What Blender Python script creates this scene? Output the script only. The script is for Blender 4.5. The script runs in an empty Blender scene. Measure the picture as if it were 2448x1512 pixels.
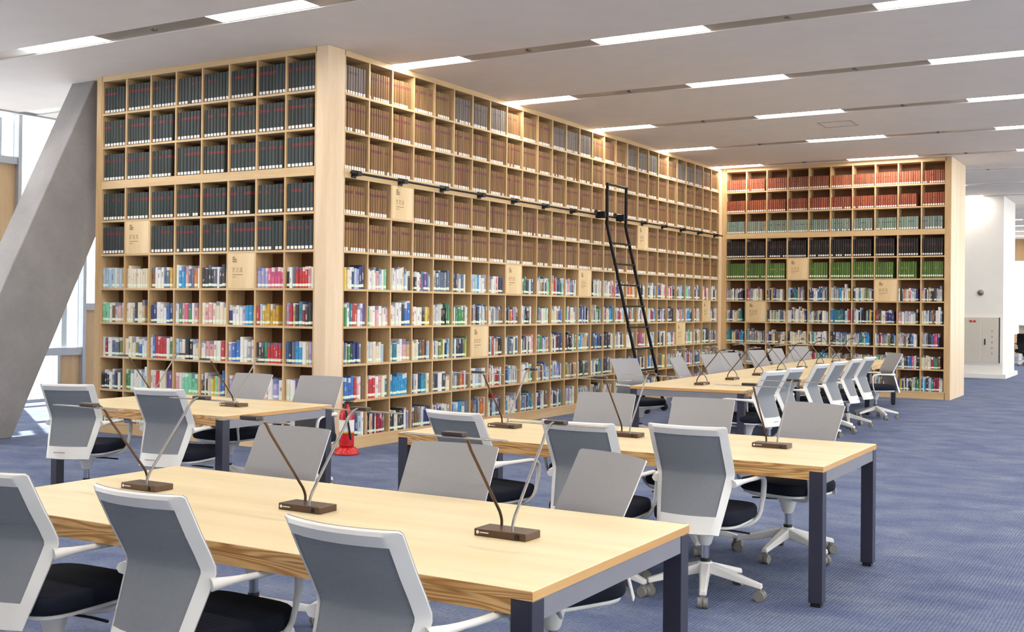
import bpy, bmesh, math, random
import numpy as np
from mathutils import Vector, Matrix

random.seed(7)
RNG = np.random.default_rng(7)
SC = bpy.context.scene
COL = SC.collection
PI = math.pi

# ------------------------------------------------------------------ camera
IMG_W, IMG_H = 2448.0, 1512.0
F_PX, YAW, PITCH, ROLL, PP_X, PP_Y = 2677.9, -0.53706, 0.005838, 0.010046, 1223.95, 720.67
CAM = Vector((7.5963, -8.9829, 1.5346))
fwv = Vector((math.sin(YAW) * math.cos(PITCH), math.cos(YAW) * math.cos(PITCH), math.sin(PITCH)))
rt0 = Vector((math.cos(YAW), -math.sin(YAW), 0.0))
up0 = rt0.cross(fwv)
rtv = rt0 * math.cos(ROLL) + up0 * math.sin(ROLL)
upv = -rt0 * math.sin(ROLL) + up0 * math.cos(ROLL)
cam_data = bpy.data.cameras.new('camera')
cam = bpy.data.objects.new('camera', cam_data)
COL.objects.link(cam)
m3 = Matrix((rtv, upv, -fwv)).transposed()
cam.matrix_world = Matrix.Translation(CAM) @ m3.to_4x4()
cam_data.sensor_fit = 'HORIZONTAL'
cam_data.sensor_width = 36.0
cam_data.lens = F_PX / IMG_W * 36.0
cam_data.shift_x = (IMG_W / 2 - PP_X) / IMG_W
cam_data.shift_y = (PP_Y - IMG_H / 2) / IMG_W
cam_data.clip_start = 0.05
cam_data.clip_end = 300
SC.camera = cam

# ------------------------------------------------------------------ world, sun, exposure
world = bpy.data.worlds.new('sky')
SC.world = world
world.use_nodes = True
bg = world.node_tree.nodes['Background']
bg.inputs['Color'].default_value = (1.0, 0.985, 0.965, 1)
bg.inputs['Strength'].default_value = 4.0
sun_d = bpy.data.lights.new('sun', 'SUN')
sun = bpy.data.objects.new('sun', sun_d)
COL.objects.link(sun)
sun_d.energy = 16.0
sun_d.angle = 0.01
sun_d.color = (1.0, 0.95, 0.88)
sun.rotation_euler = Vector((0.62, -0.38, -0.70)).to_track_quat('-Z', 'Y').to_euler()
LAMP_STRENGTH = 21.0
vs = SC.view_settings
vs.view_transform = 'Standard'
vs.look = 'None'
vs.exposure = 0.60
vs.gamma = 1.0
vs.use_curve_mapping = False

# ------------------------------------------------------------------ helpers: objects
def put(o, name, label=None, cat=None, group=None, kind=None, parent=None):
    o.name = name
    COL.objects.link(o)
    if parent is not None:
        o.parent = parent
    if label: o['label'] = label
    if cat: o['category'] = cat
    if group: o['group'] = group
    if kind: o['kind'] = kind
    return o

def empty(name, loc=(0, 0, 0), rz=0.0, label=None, cat=None, group=None, kind=None):
    o = bpy.data.objects.new(name, None)
    o.empty_display_size = 0.1
    put(o, name, label, cat, group, kind)
    o.location = loc
    o.rotation_euler = (0, 0, rz)
    return o

def relabel(o, label, group=None):
    o['label'] = label
    if group: o['group'] = group

def dup(root, loc, rz, label=None, group=None):
    r = root.copy()
    COL.objects.link(r)
    r.location = loc
    r.rotation_euler = (0, 0, rz)
    if label: r['label'] = label
    if group: r['group'] = group
    for ch in root.children:
        c = ch.copy(); COL.objects.link(c); c.parent = r
        for g in ch.children:
            d = g.copy(); COL.objects.link(d); d.parent = c
    return r

# ------------------------------------------------------------------ helpers: geometry
class MB:
    """collects vertices and faces of one mesh"""
    def __init__(s):
        s.v = []; s.f = []
    def add(s, vs_, fs):
        n = len(s.v)
        s.v += [tuple(p) for p in vs_]
        s.f += [tuple(i + n for i in f) for f in fs]
        return s
    def box(s, x0, x1, y0, y1, z0, z1):
        return s.add([(x0, y0, z0), (x1, y0, z0), (x1, y1, z0), (x0, y1, z0), (x0, y0, z1), (x1, y0, z1), (x1, y1, z1), (x0, y1, z1)],
                     [(0, 3, 2, 1), (4, 5, 6, 7), (0, 1, 5, 4), (1, 2, 6, 5), (2, 3, 7, 6), (3, 0, 4, 7)])
    def prism(s, poly, axis, a, b):
        """poly: list of 2D points, extruded along axis (0,1,2) from a to b"""
        n = len(poly)
        def mk(p, t):
            q = list(p); q.insert(axis, t); return q
        vv = [mk(p, a) for p in poly] + [mk(p, b) for p in poly]
        ff = [tuple(range(n - 1, -1, -1)), tuple(range(n, 2 * n))]
        ff += [(i, (i + 1) % n, n + (i + 1) % n, n + i) for i in range(n)]
        return s.add(vv, ff)
    def lathe(s, prof, cx=0, cy=0, n=20, cap=True):
        """prof: (r,z) list from bottom to top"""
        vv = []; ff = []
        for r, z in prof:
            for k in range(n):
                a = 2 * PI * k / n
                vv.append((cx + r * math.cos(a), cy + r * math.sin(a), z))
        for j in range(len(prof) - 1):
            for k in range(n):
                k2 = (k + 1) % n
                ff.append((j * n + k, j * n + k2, (j + 1) * n + k2, (j + 1) * n + k))
        if cap:
            ff.append(tuple(range(n - 1, -1, -1)))
            ff.append(tuple((len(prof) - 1) * n + k for k in range(n)))
        return s.add(vv, ff)
    def tube(s, pts, r, n=8, flat=1.0, ref=(0, 0, 1)):
        """sweep an ellipse (r across, r*flat along ref) along pts; r may be a list"""
        P = [Vector(p) for p in pts]
        R = r if isinstance(r, (list, tuple)) else [r] * len(P)
        vv = []; ff = []
        prev = None
        for i, p in enumerate(P):
            t = (P[min(i + 1, len(P) - 1)] - P[max(i - 1, 0)]).normalized()
            u = Vector(ref) - t * t.dot(Vector(ref)) if prev is None else prev - t * t.dot(prev)
            if u.length < 1e-4:
                u = t.orthogonal()
            u.normalize(); prev = u
            w = t.cross(u)
            for k in range(n):
                a = 2 * PI * k / n
                vv.append(p + u * (R[i] * flat * math.sin(a)) + w * (R[i] * math.cos(a)))
        for i in range(len(P) - 1):
            for k in range(n):
                k2 = (k + 1) % n
                ff.append((i * n + k, i * n + k2, (i + 1) * n + k2, (i + 1) * n + k))
        ff.append(tuple(range(n - 1, -1, -1)))
        ff.append(tuple((len(P) - 1) * n + k for k in range(n)))
        return s.add(vv, ff)
    def mesh(s, name, mat, smooth=None, bevel=None, seg=2):
        me = bpy.data.meshes.new(name)
        me.from_pydata(s.v, [], s.f)
        bm = bmesh.new(); bm.from_mesh(me)
        bmesh.ops.recalc_face_normals(bm, faces=bm.faces)
        if bevel:
            ed = [e for e in bm.edges if len(e.link_faces) == 2 and e.calc_face_angle(0) > 0.6]
            bmesh.ops.bevel(bm, geom=ed, offset=bevel, segments=seg, affect='EDGES', profile=0.5, clamp_overlap=True)
        bm.to_mesh(me); bm.free()
        if smooth is not None:
            for p in me.polygons: p.use_smooth = True
            me.set_sharp_from_angle(angle=math.radians(smooth))
        if mat is not None: me.materials.append(mat)
        return me
    def obj(s, name, mat, parent=None, smooth=None, bevel=None, seg=2, label=None, cat=None, group=None, kind=None):
        o = bpy.data.objects.new(name, s.mesh(name, mat, smooth, bevel, seg))
        return put(o, name, label, cat, group, kind, parent)

def crom(pts, k=6):
    """smooth curve through pts"""
    P = [Vector(p) for p in pts]
    Q = [P[0] * 2 - P[1]] + P + [P[-1] * 2 - P[-2]]
    out = []
    for i in range(1, len(Q) - 2):
        a, b, c, d = Q[i - 1:i + 3]
        for j in range(k):
            t = j / k
            out.append(0.5 * ((2 * b) + (c - a) * t + (2 * a - 5 * b + 4 * c - d) * t * t + (3 * b - a - 3 * c + d) * t ** 3))
    out.append(P[-1])
    return out

ORD = ['first', 'second', 'third', 'fourth', 'fifth', 'sixth', 'seventh', 'eighth', 'ninth', 'tenth', 'eleventh', 'twelfth', 'thirteenth',
       'fourteenth', 'fifteenth', 'sixteenth', 'seventeenth', 'eighteenth', 'nineteenth', 'twentieth', 'twenty-first', 'twenty-second',
       'twenty-third', 'twenty-fourth', 'twenty-fifth', 'twenty-sixth', 'twenty-seventh', 'twenty-eighth']

# ------------------------------------------------------------------ helpers: materials
def srgb(r, g, b):
    f = lambda c: (c / 255 / 12.92) if c / 255 <= 0.04045 else ((c / 255 + 0.055) / 1.055) ** 2.4
    return (f(r), f(g), f(b), 1.0)

class NT:
    def __init__(s, name):
        s.m = bpy.data.materials.new(name); s.m.use_nodes = True
        s.t = s.m.node_tree; s.b = s.t.nodes['Principled BSDF']
    def n(s, typ, **kw):
        x = s.t.nodes.new(typ)
        for k, v in kw.items(): setattr(x, k, v)
        return x
    def l(s, a, b): s.t.links.new(a, b)
    def math(s, op, a, b=None, c=None):
        x = s.n('ShaderNodeMath', operation=op)
        for i, q in enumerate((a, b, c)):
            if q is None: continue
            if isinstance(q, (int, float)): x.inputs[i].default_value = q
            else: s.l(q, x.inputs[i])
        return x.outputs[0]
    def mix(s, fac, a, b):
        x = s.n('ShaderNodeMix', data_type='RGBA')
        for i, q in ((0, fac), (6, a), (7, b)):
            if isinstance(q, (int, float)): x.inputs[i].default_value = q
            elif isinstance(q, tuple): x.inputs[i].default_value = q
            else: s.l(q, x.inputs[i])
        return x.outputs[2]
    def ramp(s, fac, stops):
        x = s.n('ShaderNodeValToRGB')
        e = x.color_ramp.elements
        while len(e) < len(stops): e.new(0.5)
        for k, (p, c) in zip(e, stops): k.position = p; k.color = c
        s.l(fac, x.inputs[0])
        return x.outputs[0]
    def coord(s, which='Object', scale=(1, 1, 1), rot=(0, 0, 0)):
        t = s.n('ShaderNodeTexCoord'); mp = s.n('ShaderNodeMapping')
        mp.inputs['Scale'].default_value = scale
        mp.inputs['Rotation'].default_value = rot
        s.l(t.outputs[which], mp.inputs[0])
        return mp.outputs[0]
    def noise(s, vec, scale=1.0, detail=3.0, rough=0.5, dist=0.0):
        x = s.n('ShaderNodeTexNoise')
        x.inputs['Scale'].default_value = scale; x.inputs['Detail'].default_value = detail
        x.inputs['Roughness'].default_value = rough; x.inputs['Distortion'].default_value = dist
        s.l(vec, x.inputs['Vector'])
        return x.outputs[0]
    def bump(s, h, strength=0.2, dist=0.01):
        x = s.n('ShaderNodeBump'); x.inputs['Strength'].default_value = strength; x.inputs['Distance'].default_value = dist
        s.l(h, x.inputs['Height']); s.l(x.outputs[0], s.b.inputs['Normal'])
    def done(s, col=None, rough=0.5, metal=0.0, spec=0.5):
        if col is not None:
            if isinstance(col, tuple): s.b.inputs['Base Color'].default_value = col
            else: s.l(col, s.b.inputs['Base Color'])
        s.b.inputs['Roughness'].default_value = rough
        s.b.inputs['Metallic'].default_value = metal
        s.b.inputs['Specular IOR Level'].default_value = spec
        return s.m

def plain(name, rgb, rough=0.5, metal=0.0, var=0.06, scale=30.0, spec=0.5):
    k = NT(name); c = srgb(*rgb)
    nz = k.noise(k.coord(), scale, 3)
    lo = tuple(v * (1 - var) for v in c[:3]) + (1,); hi = tuple(min(1, v * (1 + var)) for v in c[:3]) + (1,)
    return k.done(k.ramp(nz, [(0.3, lo), (0.7, hi)]), rough, metal, spec)

def wood(name, c0, c1, c2, scale, rough=0.45, grain=1.0, wave=None, which='Object', spec=0.4, shift=False):
    """c0 dark .. c2 light; scale = mapping scale (small along the grain)"""
    k = NT(name)
    v = k.coord(which, scale)
    if shift:
        oi = k.n('ShaderNodeObjectInfo')
        add = k.n('ShaderNodeVectorMath', operation='ADD')
        cmb = k.n('ShaderNodeCombineXYZ')
        k.l(k.math('MULTIPLY', oi.outputs['Random'], 37.0), cmb.inputs[0]); k.l(k.math('MULTIPLY', oi.outputs['Random'], 91.0), cmb.inputs[2])
        k.l(v, add.inputs[0]); k.l(cmb.outputs[0], add.inputs[1]); v = add.outputs[0]
    big = k.noise(v, 1.0, 4, 0.55, 0.6)
    fine = k.noise(v, 9.0, 2, 0.6)
    h = k.math('ADD', k.math('MULTIPLY', big, 0.75), k.math('MULTIPLY', fine, 0.25 * grain))
    if wave:
        w = k.n('ShaderNodeTexWave', wave_type='RINGS', rings_direction='Y')
        w.inputs['Scale'].default_value = wave[0]; w.inputs['Distortion'].default_value = wave[1]; w.inputs['Detail'].default_value = 2
        w.inputs['Detail Scale'].default_value = 0.7
        k.l(v, w.inputs['Vector'])
        h = k.math('ADD', k.math('MULTIPLY', h, 0.55), k.math('MULTIPLY', w.outputs[1], 0.40))
    col = k.ramp(h, [(0.28, srgb(*c0)), (0.5, srgb(*c1)), (0.72, srgb(*c2))])
    return k.done(col, rough, 0, spec)

M = {}
M['shelf'] = wood('shelf_oak', (190, 153, 106), (207, 173, 126), (221, 192, 149), (6, 6, 0.7), 0.5)
M['shelf_h'] = wood('shelf_oak_horizontal', (194, 158, 112), (210, 178, 132), (223, 195, 153), (0.7, 0.7, 9), 0.5)
M['post'] = wood('pale_ash_cladding', (214, 186, 150), (226, 201, 168), (234, 213, 184), (5, 5, 0.5), 0.5)
M['sign'] = wood('sign_plywood', (216, 184, 136), (228, 200, 154), (236, 212, 170), (5, 5, 0.6), 0.5)
M['back'] = wood('cabinet_back_shaded', (100, 68, 42), (114, 78, 48), (126, 88, 56), (5, 5, 0.6), 0.6)  # back panels darkened: shade inside the compartments is put into the colour
M['top'] = wood('table_top_ash', (220, 199, 156), (230, 212, 172), (238, 223, 188), (0.55, 7, 7), 0.32, 0.6)
k = NT('table_edge_ash')
oi = k.n('ShaderNodeObjectInfo'); cmb = k.n('ShaderNodeCombineXYZ'); add = k.n('ShaderNodeVectorMath', operation='ADD')
k.l(k.math('MULTIPLY', oi.outputs['Random'], 40.0), cmb.inputs[0]); k.l(k.coord('Object', (1.6, 1, 15)), add.inputs[0]); k.l(cmb.outputs[0], add.inputs[1])
g0 = k.noise(add.outputs[0], 1.0, 1.5, 0.4, 0.3)
g1 = k.math('ADD', k.math('MULTIPLY', k.math('SINE', k.math('MULTIPLY', g0, 62.0)), 0.5), 0.5)
g2 = k.noise(k.coord('Object', (6, 40, 260)), 1.0, 2)
gh = k.math('ADD', k.math('MULTIPLY', g1, 0.62), k.math('MULTIPLY', g2, 0.38))
M['edge'] = k.done(k.ramp(gh, [(0.15, srgb(172, 122, 68)), (0.45, srgb(204, 155, 95)), (0.8, srgb(224, 182, 124))]), 0.42)
M['edge_s'] = wood('table_end_edge', (190, 142, 86), (204, 158, 100), (216, 174, 118), (9, 0.9, 14), 0.4)
M['leg'] = plain('table_leg_paint', (50, 50, 66), 0.38, 0.0, 0.04, 8)
M['apron'] = plain('table_apron_metal', (140, 139, 146), 0.35, 0.25, 0.03, 8)
M['foot'] = plain('black_plastic', (22, 22, 25), 0.5)
M['white'] = plain('white_plastic', (222, 220, 217), 0.35, 0, 0.02, 6)
M['silver'] = plain('brushed_steel', (132, 128, 125), 0.32, 0.9, 0.05, 40)
M['chrome'] = plain('gas_cylinder', (190, 192, 205), 0.2, 0.9, 0.03, 10)
M['caster'] = plain('caster_grey', (128, 124, 118), 0.5, 0, 0.05, 30)
M['brown_metal'] = plain('lamp_brown_metal', (92, 72, 58), 0.35, 0.6, 0.05, 40)
M['led_box'] = plain('lamp_head_dark', (72, 64, 62), 0.4, 0.5, 0.05, 40)
M['ladder'] = plain('ladder_black_steel', (26, 28, 34), 0.35, 0.5, 0.05, 20)
M['red'] = plain('extinguisher_red', (196, 26, 30), 0.25, 0, 0.04, 20)
M['paper'] = plain('white_paper_label', (236, 234, 230), 0.6, 0, 0.03, 60)
M['print'] = plain('printed_ink', (150, 124, 88), 0.6)
M['alum'] = plain('window_aluminium', (176, 178, 182), 0.4, 0.5, 0.03, 10)
M['facadewood'] = wood('facade_wood_panel', (196, 160, 116), (208, 174, 130), (218, 188, 146), (5, 5, 0.5), 0.5)
M['concrete'] = None
M['channel'] = plain('light_channel_grey', (172, 162, 152), 0.3, 0.3, 0.03, 3)
M['cream'] = plain('cream_wall_paint', (236, 232, 224), 0.6, 0, 0.02, 2)
M['wallwhite'] = plain('white_wall_paint', (232, 230, 226), 0.7, 0, 0.02, 2)
M['ceil'] = plain('ceiling_paint', (234, 223, 212), 0.8, 0, 0.02, 3)
M['cabinet'] = plain('hydrant_cabinet_beige', (214, 206, 192), 0.4, 0.2, 0.02, 4)
M['lampred'] = plain('red_indicator', (190, 30, 34), 0.3)
M['dome'] = plain('dome_grey', (120, 112, 106), 0.3, 0.4)
M['darkpc'] = plain('dark_plastic', (44, 46, 54), 0.4)
M['ledbar'] = plain('lamp_light_bar', (176, 172, 168), 0.2, 0.6, 0.02, 20)

k = NT('concrete_column')
v = k.coord('Object', (1, 1, 1)); nz = k.noise(v, 1.6, 6, 0.6); n2 = k.noise(v, 24, 3)
h = k.math('ADD', k.math('MULTIPLY', nz, 0.85), k.math('MULTIPLY', n2, 0.15))
k.bump(n2, 0.08, 0.01)
M['concrete'] = k.done(k.ramp(h, [(0.3, srgb(134, 132, 132)), (0.7, srgb(160, 157, 157))]), 0.7)

k = NT('blue_carpet')
v = k.coord('Object', (1.0, 1.5, 1)); big = k.noise(v, 1.9, 5, 0.65, 0.3)
v2 = k.coord('Object', (1, 1, 1)); mid = k.noise(v2, 46, 2, 0.6)
w = k.n('ShaderNodeTexWave', wave_type='BANDS', bands_direction='X'); w.inputs['Scale'].default_value = 17
w.inputs['Distortion'].default_value = 2.5; w.inputs['Detail'].default_value = 2; k.l(k.coord('Object', (1, 0.25, 0.0)), w.inputs['Vector'])
fine = k.noise(v2, 160, 2, 0.7)
h = k.math('ADD', k.math('ADD', k.math('MULTIPLY', big, 0.42), k.math('MULTIPLY', mid, 0.24)), k.math('ADD', k.math('MULTIPLY', w.outputs[1], 0.10), k.math('MULTIPLY', fine, 0.24)))
k.bump(k.math('ADD', fine, k.math('MULTIPLY', w.outputs[1], 0.6)), 0.35, 0.006)
M['carpet'] = k.done(k.ramp(h, [(0.33, srgb(68, 79, 118)), (0.5, srgb(97, 108, 138)), (0.67, srgb(138, 147, 161))]), 0.95, 0, 0.15)

def fabric(name, lo, hi, sx, sz, rough=0.85):
    k = NT(name)
    w = k.n('ShaderNodeTexWave', wave_type='BANDS', bands_direction='Z'); w.inputs['Scale'].default_value = sz
    k.l(k.coord('Object', (1, 0, 1), (0, 0.12, 0)), w.inputs['Vector'])
    nz = k.noise(k.coord('Object', (1, 1, 1)), sx, 2)
    h = k.math('ADD', k.math('MULTIPLY', w.outputs[1], 0.5), k.math('MULTIPLY', nz, 0.5))
    k.bump(w.outputs[1], 0.15, 0.002)
    return k.done(k.ramp(h, [(0.25, srgb(*lo)), (0.75, srgb(*hi))]), rough, 0, 0.2)
M['mesh'] = fabric('chair_mesh_grey', (140, 140, 144), (160, 160, 163), 300, 110)
M['mesh_back'] = fabric('chair_back_membrane', (128, 131, 137), (137, 140, 146), 60, 60)
M['seat'] = fabric('seat_fabric_black', (19, 22, 34), (28, 32, 46), 200, 90)
M['black_mesh'] = fabric('black_chair_fabric', (24, 24, 28), (36, 36, 40), 80, 60)

k = NT('ceiling_light_diffuser')
k.t.nodes.remove(k.b)
e = k.n('ShaderNodeEmission'); e.inputs['Color'].default_value = (1.0, 0.93, 0.84, 1); e.inputs['Strength'].default_value = LAMP_STRENGTH
k.l(e.outputs[0], k.t.nodes['Material Output'].inputs[0])
M['diffuser'] = k.m

def glass_mat():
    k = NT('window_glass')
    k.t.nodes.remove(k.b)
    a = k.n('ShaderNodeBsdfTransparent'); a.inputs[0].default_value = (0.93, 0.96, 0.97, 1)
    g = k.n('ShaderNodeBsdfGlossy'); g.inputs['Roughness'].default_value = 0.02
    mx = k.n('ShaderNodeMixShader'); mx.inputs[0].default_value = 0.05; k.l(a.outputs[0], mx.inputs[1]); k.l(g.outputs[0], mx.inputs[2])
    k.l(mx.outputs[0], k.t.nodes['Material Output'].inputs[0])
    return k.m
M['glass'] = glass_mat()

def book_mat(name, individual, label, band, rough=0.5, label_col=(236, 234, 230), titles=False):
    """label=(v0,v1) white sticker at the foot of the spine; band=(v0,v1,rgb,chance) title panel; flat print by height on the spine"""
    k = NT(name)
    if individual:
        oi = k.n('ShaderNodeObjectInfo'); base, rnd = oi.outputs['Color'], oi.outputs['Alpha']
    else:
        at = k.n('ShaderNodeAttribute', attribute_name='Col'); base, rnd = at.outputs['Color'], at.outputs['Alpha']
    uv = k.n('ShaderNodeUVMap'); sp = k.n('ShaderNodeSeparateXYZ'); k.l(uv.outputs[0], sp.inputs[0])
    u, v = sp.outputs[0], sp.outputs[1]
    def rng(x, a, b):
        return k.math('MULTIPLY', k.math('GREATER_THAN', x, a), k.math('LESS_THAN', x, b))
    frac = lambda q: k.math('FRACT', k.math('MULTIPLY', rnd, q))
    col = base
    if titles:
        c0 = frac(17.3)
        a = k.math('ADD', k.math('MULTIPLY', frac(7.7), 0.4), 0.38)
        m_ = k.math('MULTIPLY', k.math('LESS_THAN', k.math('ABSOLUTE', k.math('SUBTRACT', v, a)), k.math('MULTIPLY', frac(5.1), 0.16)), rng(u, 0.3, 0.7))
        ink = k.mix(k.math('GREATER_THAN', c0, 0.5), srgb(60, 60, 80), srgb(225, 215, 200))
        col = k.mix(k.math('MULTIPLY', m_, 0.55), col, ink)
        t2 = k.math('MULTIPLY', k.math('GREATER_THAN', v, k.math('ADD', 0.72, k.math('MULTIPLY', frac(3.3), 0.4))), 0.75)
        col = k.mix(t2, col, k.mix(k.math('GREATER_THAN', frac(23.1), 0.5), srgb(232, 230, 226), srgb(90, 110, 150)))
    if band:
        m_ = k.math('MULTIPLY', rng(v, band[0], band[1]), k.math('LESS_THAN', frac(11.0), band[3]))
        col = k.mix(k.math('MULTIPLY', m_, 0.85), col, srgb(*band[2]))
    if label:
        m_ = rng(v, label[0], label[1])
        if len(label) > 2: m_ = k.math('MULTIPLY', m_, k.math('LESS_THAN', frac(29.0), label[2]))
        m_ = k.math('MULTIPLY', m_, rng(u, *( (-1, 2) if titles else (0.12, 0.88))))
        col = k.mix(m_, col, srgb(*label_col))
    return k.done(col, rough, 0, 0.4)

# ================================================================== THE SETTING
H = 4.25
XW, XE, YS, YN = -7.65, 15.0, -15.0, 36.0          # room limits
MB().box(XW - 0.3, XE + 0.3, YS - 0.3, YN + 0.3, -0.2, 0.0).obj('floor', M['carpet'], label='blue loop-pile carpet floor with paler streaks', kind='structure')

# ceiling: panels between the light channels
CH_Y = [-8.76 + 2.535 * i for i in range(0, 18)]
CH_Y = [1.25 + 2.535 * (i - 4) for i in range(18)]
CH_W = 0.28
XC0 = -6.62
ceiling = MB().box(XC0, XE, YS, YN, H + 0.10, H + 0.3).obj('ceiling', M['ceil'], label='flat greyish white ceiling with recessed linear light channels', kind='structure')
ys = [YS] + [y for c in CH_Y for y in (c - CH_W / 2, c + CH_W / 2)] + [YN]
for i in range(0, len(ys), 2):
    if ys[i + 1] > ys[i]:
        MB().box(XC0, XE, ys[i], ys[i + 1], H, H + 0.10).obj('ceiling_panel', M['ceil'], ceiling)
for c in CH_Y:
    MB().box(XC0, XE, c - CH_W / 2, c + CH_W / 2, H + 0.012, H + 0.0999).obj('light_channel', M['channel'], ceiling)
# raised strip along the facade and its trims
MB().box(XW, XC0, YS, YN, H + 0.16, H + 0.3).obj('curtain_pocket', M['ceil'], ceiling)
MB().box(XC0 - 0.06, XC0, YS, YN, H - 0.02, H + 0.3).obj('pocket_trim', M['alum'], ceiling)
MB().box(XC0 - 0.36, XC0 - 0.26, YS, YN, H + 0.10, H + 0.2).obj('pocket_trim', M['ceil'], ceiling)
hx, hy = 3.33, 7.38
hm = MB()
for a in ((hx - .24, hx + .24, hy - .24, hy - .225), (hx - .24, hx + .24, hy + .225, hy + .24), (hx - .24, hx - .225, hy - .24, hy + .24), (hx + .225, hx + .24, hy - .24, hy + .24)):
    hm.box(*a, H - 0.004, H + 0.001)
hm.obj('access_hatch_frame', M['channel'], ceiling)
# sprinkler heads in the channels
spr = MB().lathe([(0.012, -0.02), (0.035, -0.012), (0.035, 0.0)], n=12).mesh('sprinkler_head', M['silver'], 30)
for c in CH_Y[2:10]:
    for x in (-4.06, -1.15, 1.68, 4.46, 7.2):
        if c > 0 and x < 0: continue
        o = bpy.data.objects.new('sprinkler_head', spr); put(o, 'sprinkler_head', parent=ceiling); o.location = (x, c, H + 0.012)

# ceiling lights
def make_light():
    root = empty('ceiling_light', label='x', cat='light', group='linear ceiling lights in the channels')
    L, W = 1.22, CH_W - 0.02
    MB().box(-L / 2 + .012, L / 2 - .012, -W / 2 + .01, W / 2 - .01, -0.001, 0.0).obj('diffuser', M['diffuser'], root)
    fr = MB()
    fr.box(-L / 2, L / 2, -W / 2, -W / 2 + .01, -0.002, 0.0).box(-L / 2, L / 2, W / 2 - .01, W / 2, -0.002, 0.0)
    fr.box(-L / 2, -L / 2 + .012, -W / 2 + .01, W / 2 - .01, -0.002, 0.0).box(L / 2 - .012, L / 2, -W / 2 + .01, W / 2 - .01, -0.002, 0.0)
    fr.obj('frame', M['white'], root)
    return root
light0 = make_light(); used = False
ROWN = {2: 'nearest row behind the view', 3: 'row before the left bookcase'}
for i, c in enumerate(CH_Y):
    xs = [0.27 + 2.79 * j for j in range(-2, 5)]
    n = 0
    for x in xs:
        if c > 0 and x < -0.5: continue
        if c > 0.9 and c < 13.2 and x + .61 < 0: continue
        if c > 12 and x > 9: continue
        if c > 12 and c < 13.6 and x < 4.3: continue
        if c > 13.6 and x < (2.5 if c < 24 else -0.5): continue
        if i == 0 and x < 2: continue
        n += 1
        if i < 3: lab = f'white linear ceiling light overhead by the camera, {ORD[i]} row, {ORD[n-1]} from the windows'
        elif i == 3: lab = f'white linear ceiling light in row before the left bookcase, {ORD[n-1]} from windows'
        elif i <= 8: lab = f'white linear ceiling light, {ORD[i-4]} row across the long bookcase, {ORD[n-1]} from it'
        else: lab = f'white linear ceiling light far back, {ORD[i-9]} row past the end bookcase, {ORD[n-1]} from left'
        px = x
        if not used:
            o = light0; used = True; o.location = (px, c, H + 0.0115); relabel(o, lab)
        else:
            o = dup(light0, (px, c, H + 0.0115), 0, lab)

# walls out of the frame and at the far end
def glazed_wall(name, label, axis, at, thick, a0, a1, step):
    """unseen wall with windows added to let in daylight: low sill wall, head, piers and panes"""
    def bx(p, q, r0, r1, z0, z1):
        return MB().box(r0, r1, p, q, z0, z1) if axis == 'x' else MB().box(p, q, r0, r1, z0, z1)
    lo, hi = sorted((at, at + thick))
    w_ = bx(a0, a1, lo, hi, 0, 0.5).obj(name, M['wallwhite'], label=label, kind='structure')
    bx(a0, a1, lo, hi, 3.9, H + 0.3).obj('window_head', M['wallwhite'], w_)
    p = a0
    while p < a1 - 0.1:
        bx(p, p + 0.35, lo, hi, 0.5, 3.9).obj('pier', M['wallwhite'], w_)
        bx(p + 0.35, min(p + step, a1), (lo + hi) / 2 - .006, (lo + hi) / 2 + .006, 0.5, 3.9).obj('pane', M['glass'], w_)
        p += step
glazed_wall('wall_right', 'unseen white wall on the right, with windows added for daylight', 'x', XE, 0.3, YS, YN, 3.0)  # out of view; its windows are added to brighten ceiling and shelf fronts
MB().box(XW, XE, YS - 0.3, YS, 0, H + 0.3).obj('wall_back', M['wallwhite'], label='plain white wall behind the camera', kind='structure')
# far wall with window bands
wf = MB().box(XW, XE, YN, YN + 0.3, 3.45, H + 0.3).obj('wall_far', M['facadewood'], label='far wall with tall windows between wood panels', kind='structure')
MB().box(XW, XE, YN, YN + 0.3, 0.0, 0.75).obj('sill_wall', M['facadewood'], wf)
for i in range(13):
    x = -3.0 + 1.2 * i
    MB().box(x, x + 0.45, YN, YN + 0.28, 0.75, 3.45).obj('wood_pier', M['facadewood'], wf)
    MB().box(x + 0.45, x + 1.2, YN + 0.14, YN + 0.15, 0.75, 3.45).obj('pane', M['glass'], wf)

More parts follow.
